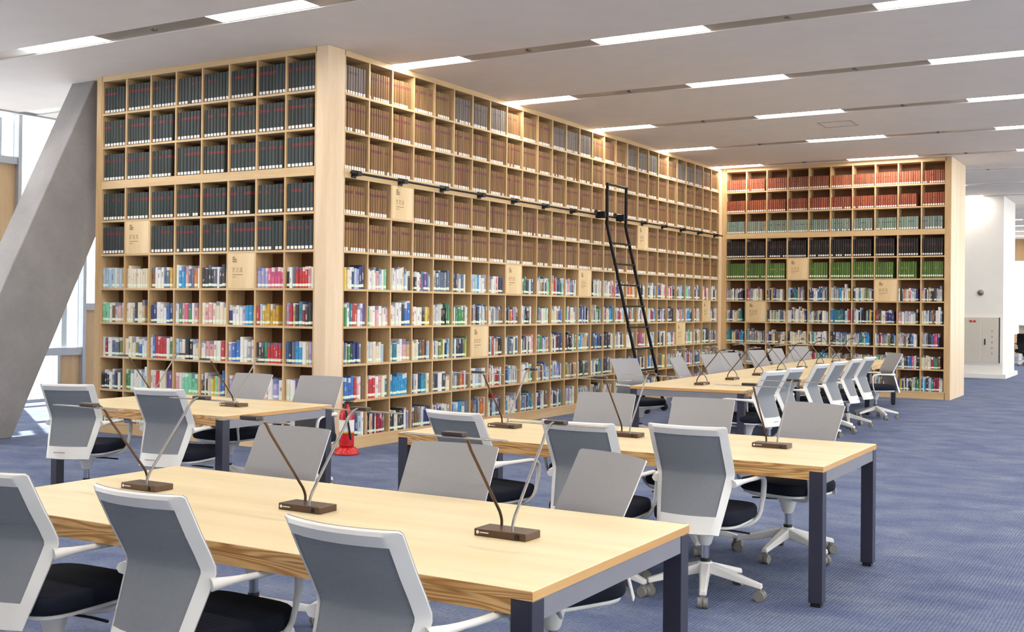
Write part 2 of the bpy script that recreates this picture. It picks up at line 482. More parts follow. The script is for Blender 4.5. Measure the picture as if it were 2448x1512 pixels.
# window wall on the left: 1.2 m bays, staggered glass and wood
fac = empty('wall_left', label='window wall with aluminium mullions, glass and wood panels on the left', kind='structure')
FX = XW
y0 = 1.82 - 1.2 * 14
for b in range(0, 20):
    ya = y0 + 1.2 * b
    if ya + 1.2 < YS or ya > 9: continue
    MB().box(FX - 0.10, FX + 0.08, ya - 0.03, ya + 0.03, 0, H + 0.16).obj('mullion', M['alum'], fac)
    rel = b - 14            # bay 0 runs from y=1.82 to 3.02
    if rel % 3 == 0:
        segs = [(0.05, 0.71, 'mixed'), (0.83, 2.95, 'glass'), (3.05, H + .1, 'glass')]
    elif rel % 3 == 1:
        segs = [(0.05, 1.43, 'wood'), (1.54, H + .1, 'glass')]
    else:
        segs = [(0.05, 1.2, 'glass'), (1.3, 3.64, 'wood'), (3.75, H + .1, 'glass')]
    zl = 0.05
    for (a, z, kind) in segs:
        if a > zl + 0.01:
            MB().box(FX - 0.08, FX + 0.06, ya + 0.03, ya + 1.17, zl, a).obj('transom', M['alum'], fac)
        zl = z
        if kind == 'wood':
            MB().box(FX - 0.05, FX - 0.01, ya + 0.03, ya + 1.17, a, z).obj('wood_panel', M['facadewood'], fac)
        elif kind == 'glass':
            MB().box(FX - 0.05, FX - 0.035, ya + 0.03, ya + 1.17, a, z).obj('pane', M['glass'], fac)
            MB().box(FX - 0.45, FX - 0.12, ya + 0.92, ya + 1.02, a, z).obj('outer_fin', M['alum'], fac)
        else:
            MB().box(FX - 0.05, FX - 0.035, ya + 0.03, ya + 0.72, a, z).obj('pane', M['glass'], fac)
            MB().box(FX - 0.08, FX + 0.06, ya + 0.72, ya + 0.77, a, z).obj('mullion', M['alum'], fac)
            MB().box(FX - 0.05, FX - 0.01, ya + 0.77, ya + 1.17, a, z).obj('wood_panel', M['facadewood'], fac)
MB().box(FX - 0.1, FX + 0.08, YS, 9.0, 0.0, 0.05).obj('sill', M['alum'], fac)
MB().box(FX - 0.1, FX, YS, 9.0, H + 0.16, H + 0.3).obj('head', M['alum'], fac)
MB().box(FX - 0.1, FX, 9.0, YN, 0, H + 0.3).obj('panel', M['facadewood'], fac)

# slanted concrete column
cm = MB()
sl = 0.474
poly = [(-0.96, 0.0), (-0.96 + sl * (H + .02), H + .02), (-1.91 + sl * (H + .02), H + .02), (-1.91, 0.0)]
cm.prism(poly, 0, -4.18, -3.76).obj('wall_slanted_column', M['concrete'], bevel=0.012, label='slanted grey concrete column beside the left bookcase', kind='structure')

# white column with the hydrant cabinet
wc = MB().box(2.6, 4.09, 19.2, 21.3, 0.10, H).obj('wall_column', M['cream'], label='thick cream painted column behind the end bookcase', kind='structure')
MB().box(2.6, 4.16, 19.12, 21.4, 0.0, 0.10).obj('plinth', M['wallwhite'], wc)
hc = empty('hydrant_cabinet', (0, 0, 0), label='beige metal fire hydrant cabinet set into the cream column', cat='cabinet')
MB().box(3.18, 4.04, 19.175, 19.199, 0.33, 1.45).obj('surround', M['cream'], hc)
for a, b in ((3.20, 3.62), (3.64, 4.0)):
    d = MB().box(a, b, 19.16, 19.174, 0.36, 1.42).obj('door', M['cabinet'], hc, bevel=0.004)
    if a > 3.5:
        MB().box(a + .05, a + .08, 19.14, 19.16, 0.78, 0.92).obj('handle', M['darkpc'], d)
        for q in range(5):
            MB().lathe([(0.022, 0), (0.022, 0.006)], n=8).obj('vent_knob', M['channel'], d).matrix_local = Matrix.Translation((a + .22, 19.158, 0.58 + 0.13 * q)) @ Matrix.Rotation(PI / 2, 4, 'X')
    else:
        for q in range(2):
            MB().lathe([(0.03, 0), (0.03, 0.01), (0.015, 0.025)], n=10).obj('indicator_lamp', M['lampred'], d).matrix_local = Matrix.Translation((a + .20 + .08 * q, 19.158, 1.33)) @ Matrix.Rotation(PI / 2, 4, 'X')
        MB().box(a + .02, a + .06, 19.14, 19.16, 1.24, 1.38).obj('handle', M['darkpc'], d)
MB().box(4.005, 4.03, 19.165, 19.174, 0.36, 1.42).obj('shadow_gap', M['darkpc'], hc)
ad = empty('alarm_dome', (3.60, 19.2, 2.0), label='small grey alarm dome on the cream column above the cabinet', cat='alarm')
MB().lathe([(0.07, -0.001), (0.07, 0.02), (0.055, 0.055), (0.03, 0.075), (0.005, 0.082)], n=16).obj('dome', M['dome'], ad, smooth=40).matrix_local = Matrix.Rotation(PI / 2, 4, 'X')
MB().lathe([(0.085, 0.0), (0.085, 0.008)], n=16).obj('base_ring', M['wallwhite'], ad, smooth=40).matrix_local = Matrix.Rotation(PI / 2, 4, 'X')

# ================================================================== BOOKCASES
DEP = 0.28
Z = dict(F=0.0, b10=0.1225, b9=0.5135, b8=0.9030, b7=1.3060, b6=1.7080, b5=2.1135, b4=2.5135, bb=2.8995, bt=2.9970, b2=3.3910, b1=3.7900, T=4.186)
TH = 0.012                                           # half board
# rows from the top: floor z and head z of each compartment
ROWS = [(Z['b1'] + TH, Z['T']), (Z['b2'] + TH, Z['b1'] - TH), (Z['bt'], Z['b2'] - TH), (Z['b4'] + TH, Z['bb']), (Z['b5'] + TH, Z['b4'] - TH),
        (Z['b6'] + TH, Z['b5'] - TH), (Z['b7'] + TH, Z['b6'] - TH), (Z['b8'] + TH, Z['b7'] - TH), (Z['b9'] + TH, Z['b8'] - TH), (Z['b10'] + TH, Z['b9'] - TH)]

class Case:
    """local frame: x to the right along the front, y into the case, z up"""
    def __init__(s, key, name, origin, rz, w, n, left, right, label):
        s.key, s.o, s.rz, s.w, s.n = key, Vector(origin), rz, w, n
        s.root = empty(name, origin, rz, label, 'bookcase')
        x0, x1 = -left, n * w + right
        s.len = n * w
        P = s.root
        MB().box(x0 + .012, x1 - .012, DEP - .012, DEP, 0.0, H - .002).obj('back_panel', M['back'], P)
        for i in range(n + 1):
            MB().box(i * w - .011, i * w + .011, 0.003, DEP - .012, Z['b10'], Z['T'] + .01).obj('upright', M['shelf'], P)
        for zk in ('b10', 'b9', 'b8', 'b7', 'b6', 'b5', 'b4', 'b2', 'b1'):
            MB().box(0, s.len, 0.0, DEP - .012, Z[zk] - TH, Z[zk] + TH).obj('shelf_board', M['shelf_h'], P)
        MB().box(0, s.len, -0.001, DEP - .012, Z['bb'], Z['bt']).obj('middle_rail', M['shelf_h'], P)
        MB().box(0, s.len, -0.001, DEP - .012, Z['T'], H - .002).obj('top_rail', M['shelf_h'], P)
        MB().box(0, s.len, 0.004, 0.03, 0.0, Z['b10'] - TH).obj('plinth', M['shelf_h'], P)
        if left > .02: MB().box(x0, -.011, -.002, DEP, 0, H - .002).obj('end_panel', M['shelf'], P)
        if right > .02: MB().box(s.len + .011, x1, -.002, DEP, 0, H - .002).obj('end_panel', M['shelf'], P)
    def world(s, x, y, z):
        return s.o + Vector((x * math.cos(s.rz) - y * math.sin(s.rz), x * math.sin(s.rz) + y * math.cos(s.rz), z))

A0 = -0.1636 - 8 * 0.41442
CA = Case('left', 'bookcase', (A0, 0, 0), 0, 0.41442, 8, 0.097, 0.012, 'pale wooden bookcase of dark bound volumes facing the camera, beside the slanted column')
CB = Case('long', 'bookcase', (0, 0.2854, 0), PI / 2, 0.416, 27, 0.012, 0.012, 'long pale wooden bookcase with a ladder rail, receding from the corner post')
CC = Case('end', 'bookcase', (0.0819, 11.6775, 0), 0, 0.4001, 10, 0.0815, 0.085, 'far pale wooden bookcase with red and green volumes behind the long table')
for q in range(3):
    MB().box(10 * .4001 + .0865, 10 * .4001 + .10, 0.001 + .49 * q, .485 + .49 * q, 0, H - .002).obj('side_cladding', M['post'], CC.root)
MB().box(-0.1516, 0.0, 0.0, 0.2734, 0, H - .002).obj('trim_1', M['post'], bevel=0.003, label='pale wooden corner post between the left and the long bookcase', kind='structure')
MB().box(-0.20, -0.001, 0.2854 + 27 * .416 + .0125, 11.674, 0, H - .002).obj('trim_2', M['post'], label='narrow wooden post in the inner corner of the bookcases', kind='structure')
MB().box(-3.57, -0.285, 0.285, 13.15, 0, H + .05).obj('wall_core', M['wallwhite'], label='unseen solid core added behind the bookcases against light leaks', kind='structure')  # both core boxes are unseen, added so no light leaks past the bookcases
MB().box(-0.285, 4.08, 11.965, 13.15, 0, H + .05).obj('wall_core_end', M['wallwhite'], label='unseen solid core added behind the far bookcase against light leaks', kind='structure')

SIGNS = {('left', 4, 1), ('left', 5, 5), ('long', 3, 2), ('long', 3, 18), ('long', 5, 8), ('long', 5, 13), ('long', 6, 25), ('long', 7, 6), ('long', 7, 22),
         ('end', 4, 3), ('end', 5, 7), ('end', 6, 1)}

# ---- sign boards filling single compartments
def glyph(mb, x, z, s, kind):
    """stacked strokes of one printed character, s tall"""
    t = s * 0.14
    R = random.Random(kind)
    mb.box(x, x + s * .8, -.0005, .0006, z + s * .86, z + s)
    if R.random() < .6: mb.box(x + s * .33, x + s * .47, -.0005, .0006, z + s * .45, z + s * .86)
    mb.box(x + s * .05, x + s * .75, -.0005, .0006, z + s * .42, z + s * .42 + t)
    if R.random() < .5: mb.box(x + s * .62, x + s * .78, -.0005, .0006, z, z + s * .42)
    mb.box(x, x + s * .8, -.0005, .0006, z, z + t * .9)
    if R.random() < .7: mb.box(x, x + t, -.0005, .0006, z, z + s * .42)
for (ck, r, c) in sorted(SIGNS):
    cs = dict(left=CA, long=CB, end=CC)[ck]
    z0, z1 = ROWS[r]
    o = empty('sign_board', cs.world(c * cs.w + .0115, 0.001, z0 + .0005), cs.rz, f'wooden subject sign board, {ck} bookcase, {ORD[r]} shelf down, {ORD[c]} compartment from left', 'sign', 'wooden sign boards among the shelves')
    w = cs.w - .023; h = z1 - z0 - .001
    MB().box(0, w, 0, .016, 0, h).obj('board', M['sign'], o, bevel=0.0015)
    e = MB(); s = .062
    e.box(.07, .07 + s, -.0005, .0006, h - .1, h - .1 + s * .28).box(.07, .07 + s, -.0005, .0006, h - .1 + s * .36, h - .1 + s * .64).box(.07, .07 + s * .6, -.0005, .0006, h - .1 + s * .72, h - .1 + s)
    e.obj('emblem', M['print'], o)
    t = MB()
    for q in range(3): glyph(t, .07 + q * .055, h - .205, .045, r * 31 + c * 7 + q)
    for q in range(9): t.box(.07 + q * .017, .07 + q * .017 + .012, -.0005, .0006, h - .24, h - .229)
    for q in range(4): t.box(.07 + q * .017, .07 + q * .017 + .011, -.0005, .0006, h - .265, h - .257)
    t.obj('lettering', M['print'], o)

# ---- books
def C8(r, g, b): return srgb(r, g, b)[:3]
PAL = dict(
    white=(232, 231, 228), cream=(230, 218, 190), grey=(150, 150, 156), lgrey=(196, 196, 198), dark=(52, 52, 60), black=(30, 30, 34), navy=(44, 54, 110), blue=(52, 108, 188),
    sky=(168, 196, 214), cyan=(40, 148, 206), teal=(38, 120, 134), green=(64, 140, 84), mint=(120, 206, 160), olive=(120, 132, 72), yellow=(226, 196, 70), gold=(206, 160, 50), orange=(222, 122, 50),
    red=(196, 44, 48), crimson=(150, 28, 52), pink=(216, 84, 130), rose=(222, 160, 160), lilac=(160, 156, 206), purple=(98, 70, 140), brown=(122, 88, 60), tan=(196, 168, 126), slate=(92, 106, 130))
MIX = (['white'] * 22 + ['cream'] * 11 + ['lgrey'] * 9 + ['grey'] * 8 + ['dark'] * 10 + ['black'] * 6 + ['navy'] * 4 + ['blue'] * 3 + ['sky'] * 6 + ['cyan'] * 2 + ['teal'] * 3 + ['green'] * 2 +
       ['mint'] * 1 + ['olive'] * 2 + ['yellow'] * 2 + ['gold'] * 1 + ['orange'] * 1 + ['red'] * 3 + ['crimson'] * 2 + ['pink'] * 1 + ['rose'] * 2 + ['lilac'] * 2 + ['purple'] * 1 + ['brown'] * 4 + ['tan'] * 6 + ['slate'] * 5)
CELLPAL = {
    ('left', 5, 0): 'sky*4 white lgrey sky tan', ('left', 5, 1): 'cream*10', ('left', 5, 2): 'brown white*3 slate*2 gold', ('left', 5, 3): 'white cyan*2 rose slate*2 orange white', ('left', 5, 4): 'dark*4 slate white dark*2 cream',
    ('left', 5, 6): 'lilac*3 pink*5', ('left', 5, 7): 'black white slate red*4 rose white',
    ('left', 6, 0): 'mint*2 white brown lgrey rose lgrey', ('left', 6, 1): 'cream*3 grey dark cream*2 tan', ('left', 6, 2): 'navy*2 white*3 blue navy', ('left', 6, 3): 'white green rose pink green white rose', ('left', 6, 4): 'cream rose*2 cream*4', ('left', 6, 5): 'navy white*3 lilac cyan*2 white', ('left', 6, 6): 'red sky gold*6', ('left', 6, 7): 'lilac red tan dark teal crimson dark black',
    ('left', 7, 0): 'white crimson white slate*2 olive', ('left', 7, 1): 'cream*3 olive blue white*2', ('left', 7, 2): 'white blue red*4 white green', ('left', 7, 3): 'sky*2 cream black*2 white cream', ('left', 7, 4): 'white rose*2 cream white red', ('left', 7, 5): 'lilac blue*2 white*2 grey white', ('left', 7, 6): 'dark*3 green red*5', ('left', 7, 7): 'blue black slate cyan*2 white tan lilac',
    ('left', 8, 0): 'black*3 white slate dark white dark', ('left', 8, 1): 'green*2 white*4 sky white', ('left', 8, 2): 'white rose red cream*2 purple*2', ('left', 8, 3): 'rose white mint*5', ('left', 8, 5): 'lilac crimson teal slate*3', ('left', 8, 6): 'white rose white lilac white', ('left', 8, 7): 'cream white purple white dark cream',
    ('long', 8, 2): 'cyan*9', ('long', 5, 0): 'yellow*2 cream white navy sky lilac navy*2', ('long', 5, 1): 'white*4 rose sky white mint', ('long', 5, 2): 'white*6 cream sky white dark', ('long', 5, 3): 'dark*2 white pink slate purple slate sky', ('long', 5, 4): 'grey olive slate*4 grey slate', ('long', 5, 5): 'dark*3 grey white slate*2 white', ('long', 5, 6): 'sky*3 cyan white*2 grey',
    ('long', 6, 0): 'cream green white teal red*2 white lilac purple', ('long', 6, 1): 'green cream white rose white*2 rose', ('long', 6, 2): 'cream white*3 dark blue*2', ('long', 6, 3): 'orange white*2 cream dark yellow gold',
    ('long', 7, 0): 'sky slate cream green dark navy*3 grey', ('long', 7, 1): 'white lgrey cream*3 sky', ('long', 7, 2): 'sky teal white*2 rose tan',
    ('long', 8, 0): 'sky blue*4 red rose white brown', ('long', 8, 1): 'lgrey red*2 white rose cream teal', ('long', 8, 3): 'dark lgrey white dark cyan teal cream', ('long', 8, 4): 'slate dark white dark cream',
    ('long', 8, 6): 'slate white sky grey white', ('long', 9, 5): 'blue sky*2 cyan cream slate', ('long', 9, 0): 'black white lilac white cyan navy sky white',
}
def cellpal(key):
    s = CELLPAL.get(key)
    if not s: return None
    out = []
    for w in s.split():
        a, _, n = w.partition('*'); out += [a] * (int(n) if n else 1)
    return out
CNAME = dict(white='white', cream='cream', grey='grey', lgrey='pale grey', dark='charcoal', black='black', navy='navy', blue='blue', sky='pale blue', cyan='bright blue', teal='teal', green='green', mint='mint green', olive='olive', yellow='yellow', gold='golden', orange='orange', red='red', crimson='dark red', pink='pink', rose='pale pink', lilac='lilac', purple='purple', brown='brown', tan='tan', slate='slate grey')

recs = {}
def rec(kind, cs, r, c, idx, x, y, z, t, d, h, col, word, hide=1.0):
    p = cs.world(x + t / 2, y, z + h / 2)
    v = CAM - p
    nrm = Vector((math.sin(cs.rz), -math.cos(cs.rz), 0))
    sc_ = t * h * max(0.05, v.normalized().dot(nrm)) / v.length_squared * hide
    recs.setdefault(kind, []).append(dict(cs=cs, r=r, c=c, i=idx, p=cs.world(x, y, z), t=t, d=d, h=h, col=col, word=word, score=sc_, a=random.random()))

def jitter(c, a):
    k_ = 1 + random.uniform(-a, a)
    return tuple(min(1, max(0, v * k_ * (1 + random.uniform(-a * .4, a * .4)))) for v in c)

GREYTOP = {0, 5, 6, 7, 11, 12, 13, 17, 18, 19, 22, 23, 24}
for cs in (CA, CB, CC):
    for r in range(10):
        z0, z1 = ROWS[r]
        for c in range(cs.n):
            if (cs.key, r, c) in SIGNS: continue
            xa, xb = c * cs.w + .0125, (c + 1) * cs.w - .0125
            x = xa; n = 0
            bound = r < 5
            if bound:
                if cs.key == 'left': kind, base, hh, tt = 'dark_bound_volume', (50, 58, 58), (.305, .325), (.047, .053)
                elif cs.key == 'long':
                    kind, base, hh, tt = ('brown_bound_volume', (130, 96, 58), (.298, .318), (.039, .047))
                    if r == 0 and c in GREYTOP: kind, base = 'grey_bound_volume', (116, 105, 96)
                else:
                    kind, base, hh, tt = [('red_bound_volume', (150, 86, 62), (.225, .24), (.036, .042)), ('red_bound_volume', (146, 78, 56), (.225, .24), (.036, .042)), ('teal_bound_volume', (130, 140, 130), (.225, .24), (.036, .042)),
                                         ('black_bound_volume', (42, 38, 38), (.31, .325), (.036, .042)), ('green_bound_volume', (92, 118, 58), (.30, .31), (.036, .042))][r]
                hrow = random.uniform(*hh)
                stop = xb - (0.0 if random.random() < .8 else random.uniform(0, .06))
                tw = random.uniform(*tt)
                cellcol = jitter(C8(*base), .10)
                while True:
                    t = tw * random.uniform(.93, 1.07)
                    if x + t > stop + .0005: break
                    hgt = min(hrow * random.uniform(.985, 1.0), z1 - z0 - .012)
                    col = jitter(cellcol, .20)
                    if kind == 'brown_bound_volume' and random.random() < .05: col = jitter(C8(120, 76, 48), .1)
                    rec(kind, cs, r, c, n, x, .014 + random.uniform(0, .006), z0, t - .0012, .20, hgt, col, None)
                    x += t; n += 1
            else:
                pal = cellpal((cs.key, r, c))
                kind = 'shelf_book'
                fill = xb - random.choice([0, 0, .01, .03, .06])
                hrow = random.uniform(.215, .245)
                k_ = 0
                same = random.random() < .5
                wd = None
                while True:
                    if pal:
                        tmean = (fill - xa) / len(pal)
                        if k_ >= len(pal): break
                        wd = pal[k_]; t = min(tmean * random.uniform(.85, 1.12), xb - x)
                        if t < .012: break
                    else:
                        if wd is None or random.random() > .35: wd = random.choice(MIX)
                        t = random.choice([.014, .018, .022, .026, .03, .034, .042])
                        if x + t > fill: break
                    hgt = hrow * (random.uniform(.97, 1.02) if pal and same else random.choice([.9, .95, .97, 1, 1, 1.03, 1.08]) * random.uniform(.98, 1.02))
                    if random.random() < .03: hgt *= 1.15
                    hgt = min(hgt, z1 - z0 - .02)
                    rec(kind, cs, r, c, n, x, .012 + random.uniform(0, .018), z0, t - .001, random.uniform(.14, .19), hgt, jitter(C8(*[c_ * .88 + 22 for c_ in PAL[wd]]), .08), wd, 0.25 if (r == 9 or (cs.key == 'left' and r == 8 and c < 2)) else 1.0)
                    x += t; n += 1; k_ += 1

# unit book: flat back, rounded spine at y=0
UB_V = []
for z in (0.0, 1.0):
    UB_V += [(0.0, 0.075, z), (0.16, 0.018, z), (0.5, 0.0, z), (0.84, 0.018, z), (1.0, 0.075, z), (1.0, 1.0, z), (0.0, 1.0, z)]
UB_V = np.array(UB_V)
UB_F = [(i, (i + 1) % 7, 7 + (i + 1) % 7, 7 + i) for i in range(7)] + [tuple(range(7, 14)), tuple(range(6, -1, -1))]
def book_mesh(mat):
    me = bpy.data.meshes.new('book')
    me.from_pydata([tuple(v) for v in UB_V], [], UB_F)
    uv = me.uv_layers.new(name='UVMap')
    for i, lp in enumerate(me.loops):
        uv.data[i].uv = (UB_V[lp.vertex_index][0], UB_V[lp.vertex_index][2])
    me.materials.append(mat)
    return me
def mass_mesh(name, L, mat):
    nB = len(L); nv = len(UB_V)
    V = np.empty((nB, nv, 3)); 
    for k_, b in enumerate(L):
        q = UB_V * np.array([b['t'], b['d'], b['h']])
        a = b['cs'].rz
        V[k_, :, 0] = b['p'].x + q[:, 0] * math.cos(a) - q[:, 1] * math.sin(a)
        V[k_, :, 1] = b['p'].y + q[:, 0] * math.sin(a) + q[:, 1] * math.cos(a)
        V[k_, :, 2] = b['p'].z + q[:, 2]
    me = bpy.data.meshes.new(name)
    faces = [tuple(i + k_ * nv for i in f) for k_ in range(nB) for f in UB_F]
    me.from_pydata(V.reshape(-1, 3).tolist(), [], faces)
    loopv = np.array([i for f in UB_F for i in f])
    uv = me.uv_layers.new(name='UVMap')
    uv.data.foreach_set('uv', np.tile(UB_V[loopv][:, [0, 2]], (nB, 1)).astype(np.float32).ravel())
    ca = me.color_attributes.new('Col', 'FLOAT_COLOR', 'CORNER')
    cols = np.array([list(b['col']) + [b['a']] for b in L], dtype=np.float32)
    ca.data.foreach_set('color', np.repeat(cols, len(loopv), axis=0).ravel())
    me.materials.append(mat)
    return me
KINDS = {
    'dark_bound_volume': (dict(label=(.035, .135, .97), band=(.70, .80, (122, 40, 44), .62)), 'dark bound volume', 'dark bound volumes in the left bookcase'),
    'brown_bound_volume': (dict(label=(.0, .125, .96), band=(.72, .82, (112, 62, 66), .9)), 'brown bound volume', 'brown bound volumes in the long bookcase'),
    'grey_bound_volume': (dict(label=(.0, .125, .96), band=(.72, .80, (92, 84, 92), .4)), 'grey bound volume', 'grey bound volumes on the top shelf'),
    'red_bound_volume': (dict(label=(.05, .17, .97), band=(.6, .66, (120, 40, 34), .4)), 'red bound volume', 'red bound volumes in the far bookcase'),
    'teal_bound_volume': (dict(label=(.05, .17, .97), band=(.6, .66, (60, 80, 90), .4)), 'grey-green bound volume', 'grey-green bound volumes in the far bookcase'),
    'black_bound_volume': (dict(label=(.06, .15, .97), band=(.6, .72, (92, 50, 50), .5)), 'black bound volume', 'black bound volumes in the far bookcase'),
    'green_bound_volume': (dict(label=(.12, .22, .97), band=(.6, .64, (190, 180, 70), .3)), 'green bound volume', 'green bound volumes in the far bookcase'),
    'shelf_book': (dict(label=(.09, .21, .93), band=None, titles=True, label_col=(226, 240, 222)), 'book', 'mixed books on the lower shelves'),
}
for kind, L in recs.items():
    kw, noun, grp = KINDS[kind]
    L.sort(key=lambda b: -b['score'])
    me = book_mesh(book_mat(kind + '_print', True, **kw))
    me.name = kind
    for b in L[:300]:
        o = bpy.data.objects.new(kind, me)
        what = (CNAME[b['word']] + ' ' + noun) if b['word'] else noun
        put(o, kind, f"{what}, {ORD[b['i']]} in {ORD[b['c']]} compartment, {ORD[b['r']]} shelf down, {b['cs'].key} bookcase", 'book', grp)
        o.location = b['p']; o.rotation_euler = (0, 0, b['cs'].rz); o.scale = (b['t'], b['d'], b['h'])
        o.color = tuple(b['col']) + (b['a'],)
    if len(L) > 300:
        o = bpy.data.objects.new(kind + '_rows', mass_mesh(kind + '_rows', L[300:], book_mat(kind + '_rows_print', False, **kw)))
        put(o, kind + '_rows', f'rows of {noun}s too small to count on the more distant shelves', 'books', grp, 'stuff')

# ================================================================== LADDER AND RAIL
rail = empty('ladder_rail', (0, 0, 0), label='black ladder rail on brackets along the long bookcase', cat='rail')
MB().tube([(0.075, 0.30, 2.95), (0.075, 11.5, 2.95)], 0.013, 10).obj('bar', M['ladder'], rail, smooth=40)
for q in range(14):
    y = 0.43 + 0.832 * q
    MB().box(0.0025, 0.092, y - .035, y + .035, 2.925, 2.975).box(0.0025, 0.012, y - .04, y + .04, 2.905, 2.99).obj('bracket', M['ladder'], rail, bevel=0.003)
lad = empty('library_ladder', (0, 0, 0), label='black steel ladder hooked on the rail and leaning from the long bookcase', cat='ladder')
LY0, LY1 = 6.14, 6.80
def lad_x(z): return 0.235 if z >= 2.78 else 0.235 + (2.78 - z) * 0.245
for y in (LY0, LY1):
    MB().tube([(0.235, y, 3.42), (0.235, y, 2.80), (lad_x(2.70), y, 2.70), (lad_x(0.06), y, 0.06)], 0.026, 8, 0.7, (0, 1, 0)).obj('stile', M['ladder'], lad, smooth=40)
    MB().lathe([(0.05, -.02), (0.06, -.015), (0.06, .015), (0.05, .02)], n=16).obj('wheel', M['foot'], lad, smooth=40).matrix_local = Matrix.Translation((lad_x(.06), y, .062)) @ Matrix.Rotation(PI / 2, 4, 'X')
    MB().box(0.10, 0.24, y - .085, y - .03, 2.89, 2.99).obj('hook', M['ladder'], lad, bevel=0.01)
    MB().lathe([(0.03, -.012), (0.03, .012)], n=14).obj('roller', M['darkpc'], lad, smooth=40).matrix_local = Matrix.Translation((0.10, y - .098, 2.985)) @ Matrix.Rotation(PI / 2, 4, 'X')
MB().tube([(0.235, LY0, 3.41), (0.235, LY1, 3.41)], 0.018, 8).obj('top_bar', M['ladder'], lad, smooth=40)
for q in range(8):
    z = 2.52 - 0.315 * q
    MB().box(lad_x(z) - .035, lad_x(z) + .035, LY0, LY1, z - .012, z + .012).obj('rung', M['ladder'], lad, bevel=0.003)

# ================================================================== TABLES
TZ = 0.732
def make_table(L, D, name='reading_table'):
    t = empty(name, label='x', cat='table', group='pale wooden reading tables')
    MB().box(-L / 2, L / 2, -D / 2, D / 2, TZ - .030, TZ).obj('tabletop', M['top'], t, bevel=0.0025)
    for s in (-1, 1):
        ya, yb = sorted((s * (D / 2 - .001), s * (D / 2 - .028)))
        MB().box(-L / 2 + .072, L / 2 - .072, ya, yb, TZ - .075, TZ - .0302).obj('side_apron', M['edge'], t)
        # edge banding of the top, long and short sides
        yb2 = s * (D / 2 + .0012)
        ya, yb = sorted((s * (D / 2 - .003), yb2))
        MB().box(-L / 2, L / 2, ya, yb, TZ - .0295, TZ - .0022).obj('edge_band', M['edge'], t)
        xa, xb = sorted((s * (L / 2 - .003), s * (L / 2 + .0012)))
        MB().box(xa, xb, -D / 2, D / 2, TZ - .0295, TZ - .0022).obj('end_band', M['edge_s'], t)
        xa, xb = sorted((s * (L / 2 - .004), s * (L / 2 - .03)))
        MB().box(xa, xb, -D / 2 + .073, D / 2 - .073, TZ - .095, TZ - .032).obj('end_apron', M['apron'], t)
        for q in (-1, 1):
            cx_, cy_ = s * (L / 2 - .0365), q * (D / 2 - .0365)
            lg = MB().box(cx_ - .036, cx_ + .036, cy_ - .036, cy_ + .036, .022, TZ - .0305).obj('leg', M['leg'], t, bevel=0.003)
            MB().prism([(cx_ - .026, cy_ - .026), (cx_ + .026, cy_ - .026), (cx_ + .026, cy_ + .026), (cx_ - .026, cy_ + .026)], 2, 0.0, .0219).obj('foot', M['foot'], lg)
    return t
T1 = make_table(2.71, 1.18)
T1.location = (4.675, -5.633, 0); relabel(T1, 'long pale wooden reading table nearest the camera, with three lamps')
T2 = dup(T1, (4.672, -2.61, 0), 0, 'pale wooden reading table with three lamps, second from the camera, right of centre')
T3 = make_table(1.90, 1.21)
T3.location = (0.74, -2.51, 0); relabel(T3, 'shorter pale wooden table with two lamps before the left bookcase')
rot4 = math.radians(2.0)
ex4 = Vector((math.cos(rot4), math.sin(rot4), 0)); ey4 = Vector((-math.sin(rot4), math.cos(rot4), 0))
O4 = Vector((2.67, 1.72, 0))
T4a = make_table(2.09, 1.22)
t4 = []
for q in range(4):
    loc = O4 + ex4 * .61 + ey4 * (1.05 + 2.1 * q)
    o = T4a if q == 0 else dup(T4a, loc, 0)
    o.location = loc; o.rotation_euler = (0, 0, rot4 + PI / 2)
    relabel(o, f'pale wooden table, {ORD[q]} from the camera in the end-to-end row by the long bookcase')
    t4.append(o)

# ================================================================== DESK LAMPS
def make_lamp():
    root = empty('desk_lamp', label='x', cat='lamp', group='twin-arm desk lamps on the reading tables')
    MB().box(-.105, .105, -.052, .052, .0, .026).obj('base', M['brown_metal'], root, bevel=0.003)
    lg = MB().lathe([(0.006, 0), (0.006, .0008)], n=10)
    for q in range(6): lg.box(.010 + q * .006, .0145 + q * .006, -.002, .002, 0, .0008)
    lg.obj('emblem', M['paper'], root).matrix_local = Matrix.Translation((-.09, -.0521, .014)) @ Matrix.Rotation(PI / 2, 4, 'X')
    MB().lathe([(0.009, 0), (0.009, .004), (.004, .006)], n=12).obj('switch', M['foot'], root, smooth=40).matrix_local = Matrix.Translation((.068, -.0519, .013)) @ Matrix.Rotation(PI / 2, 4, 'X')
    for s, mat, xx in ((-1, 'brown_metal', -.048), (1, 'silver', .046)):
        ya = -s * .042
        pts = [(xx, ya, .02), (xx, ya, .045), (xx, ya + s * .006, .062), (xx, ya + s * .016, .08)] + crom([(xx, s * .165, .315), (xx, s * .19, .352), (xx, s * .222, .375), (xx, s * .255, .381)], 4)
        MB().tube(pts, 0.0056, 8).obj('arm', M[mat], root, smooth=50)
        hd = MB().box(xx - .042, xx + .042, min(s * .248, s * .286), max(s * .248, s * .286), .374, .388).obj('head', M['led_box'], root, bevel=0.003)
        ya, yb = sorted((s * .262, s * .290))
        MB().box(xx - .205, xx + .205, ya, yb, .3695, .3735).obj('light_bar', M['ledbar'], hd, bevel=0.001)
    return root
lamp0 = make_lamp()
n_l = 0
def lamp(x, y, rz, label):
    global n_l
    if n_l == 0:
        lamp0.location = (x, y, TZ); lamp0.rotation_euler = (0, 0, rz); relabel(lamp0, label)
    else: dup(lamp0, (x, y, TZ), rz, label)
    n_l += 1
for q, x in enumerate((3.75, 4.66, 5.575)):
    lamp(x, -5.605, 0, f'brown and silver twin-arm desk lamp on the nearest table, {ORD[q]} from left')
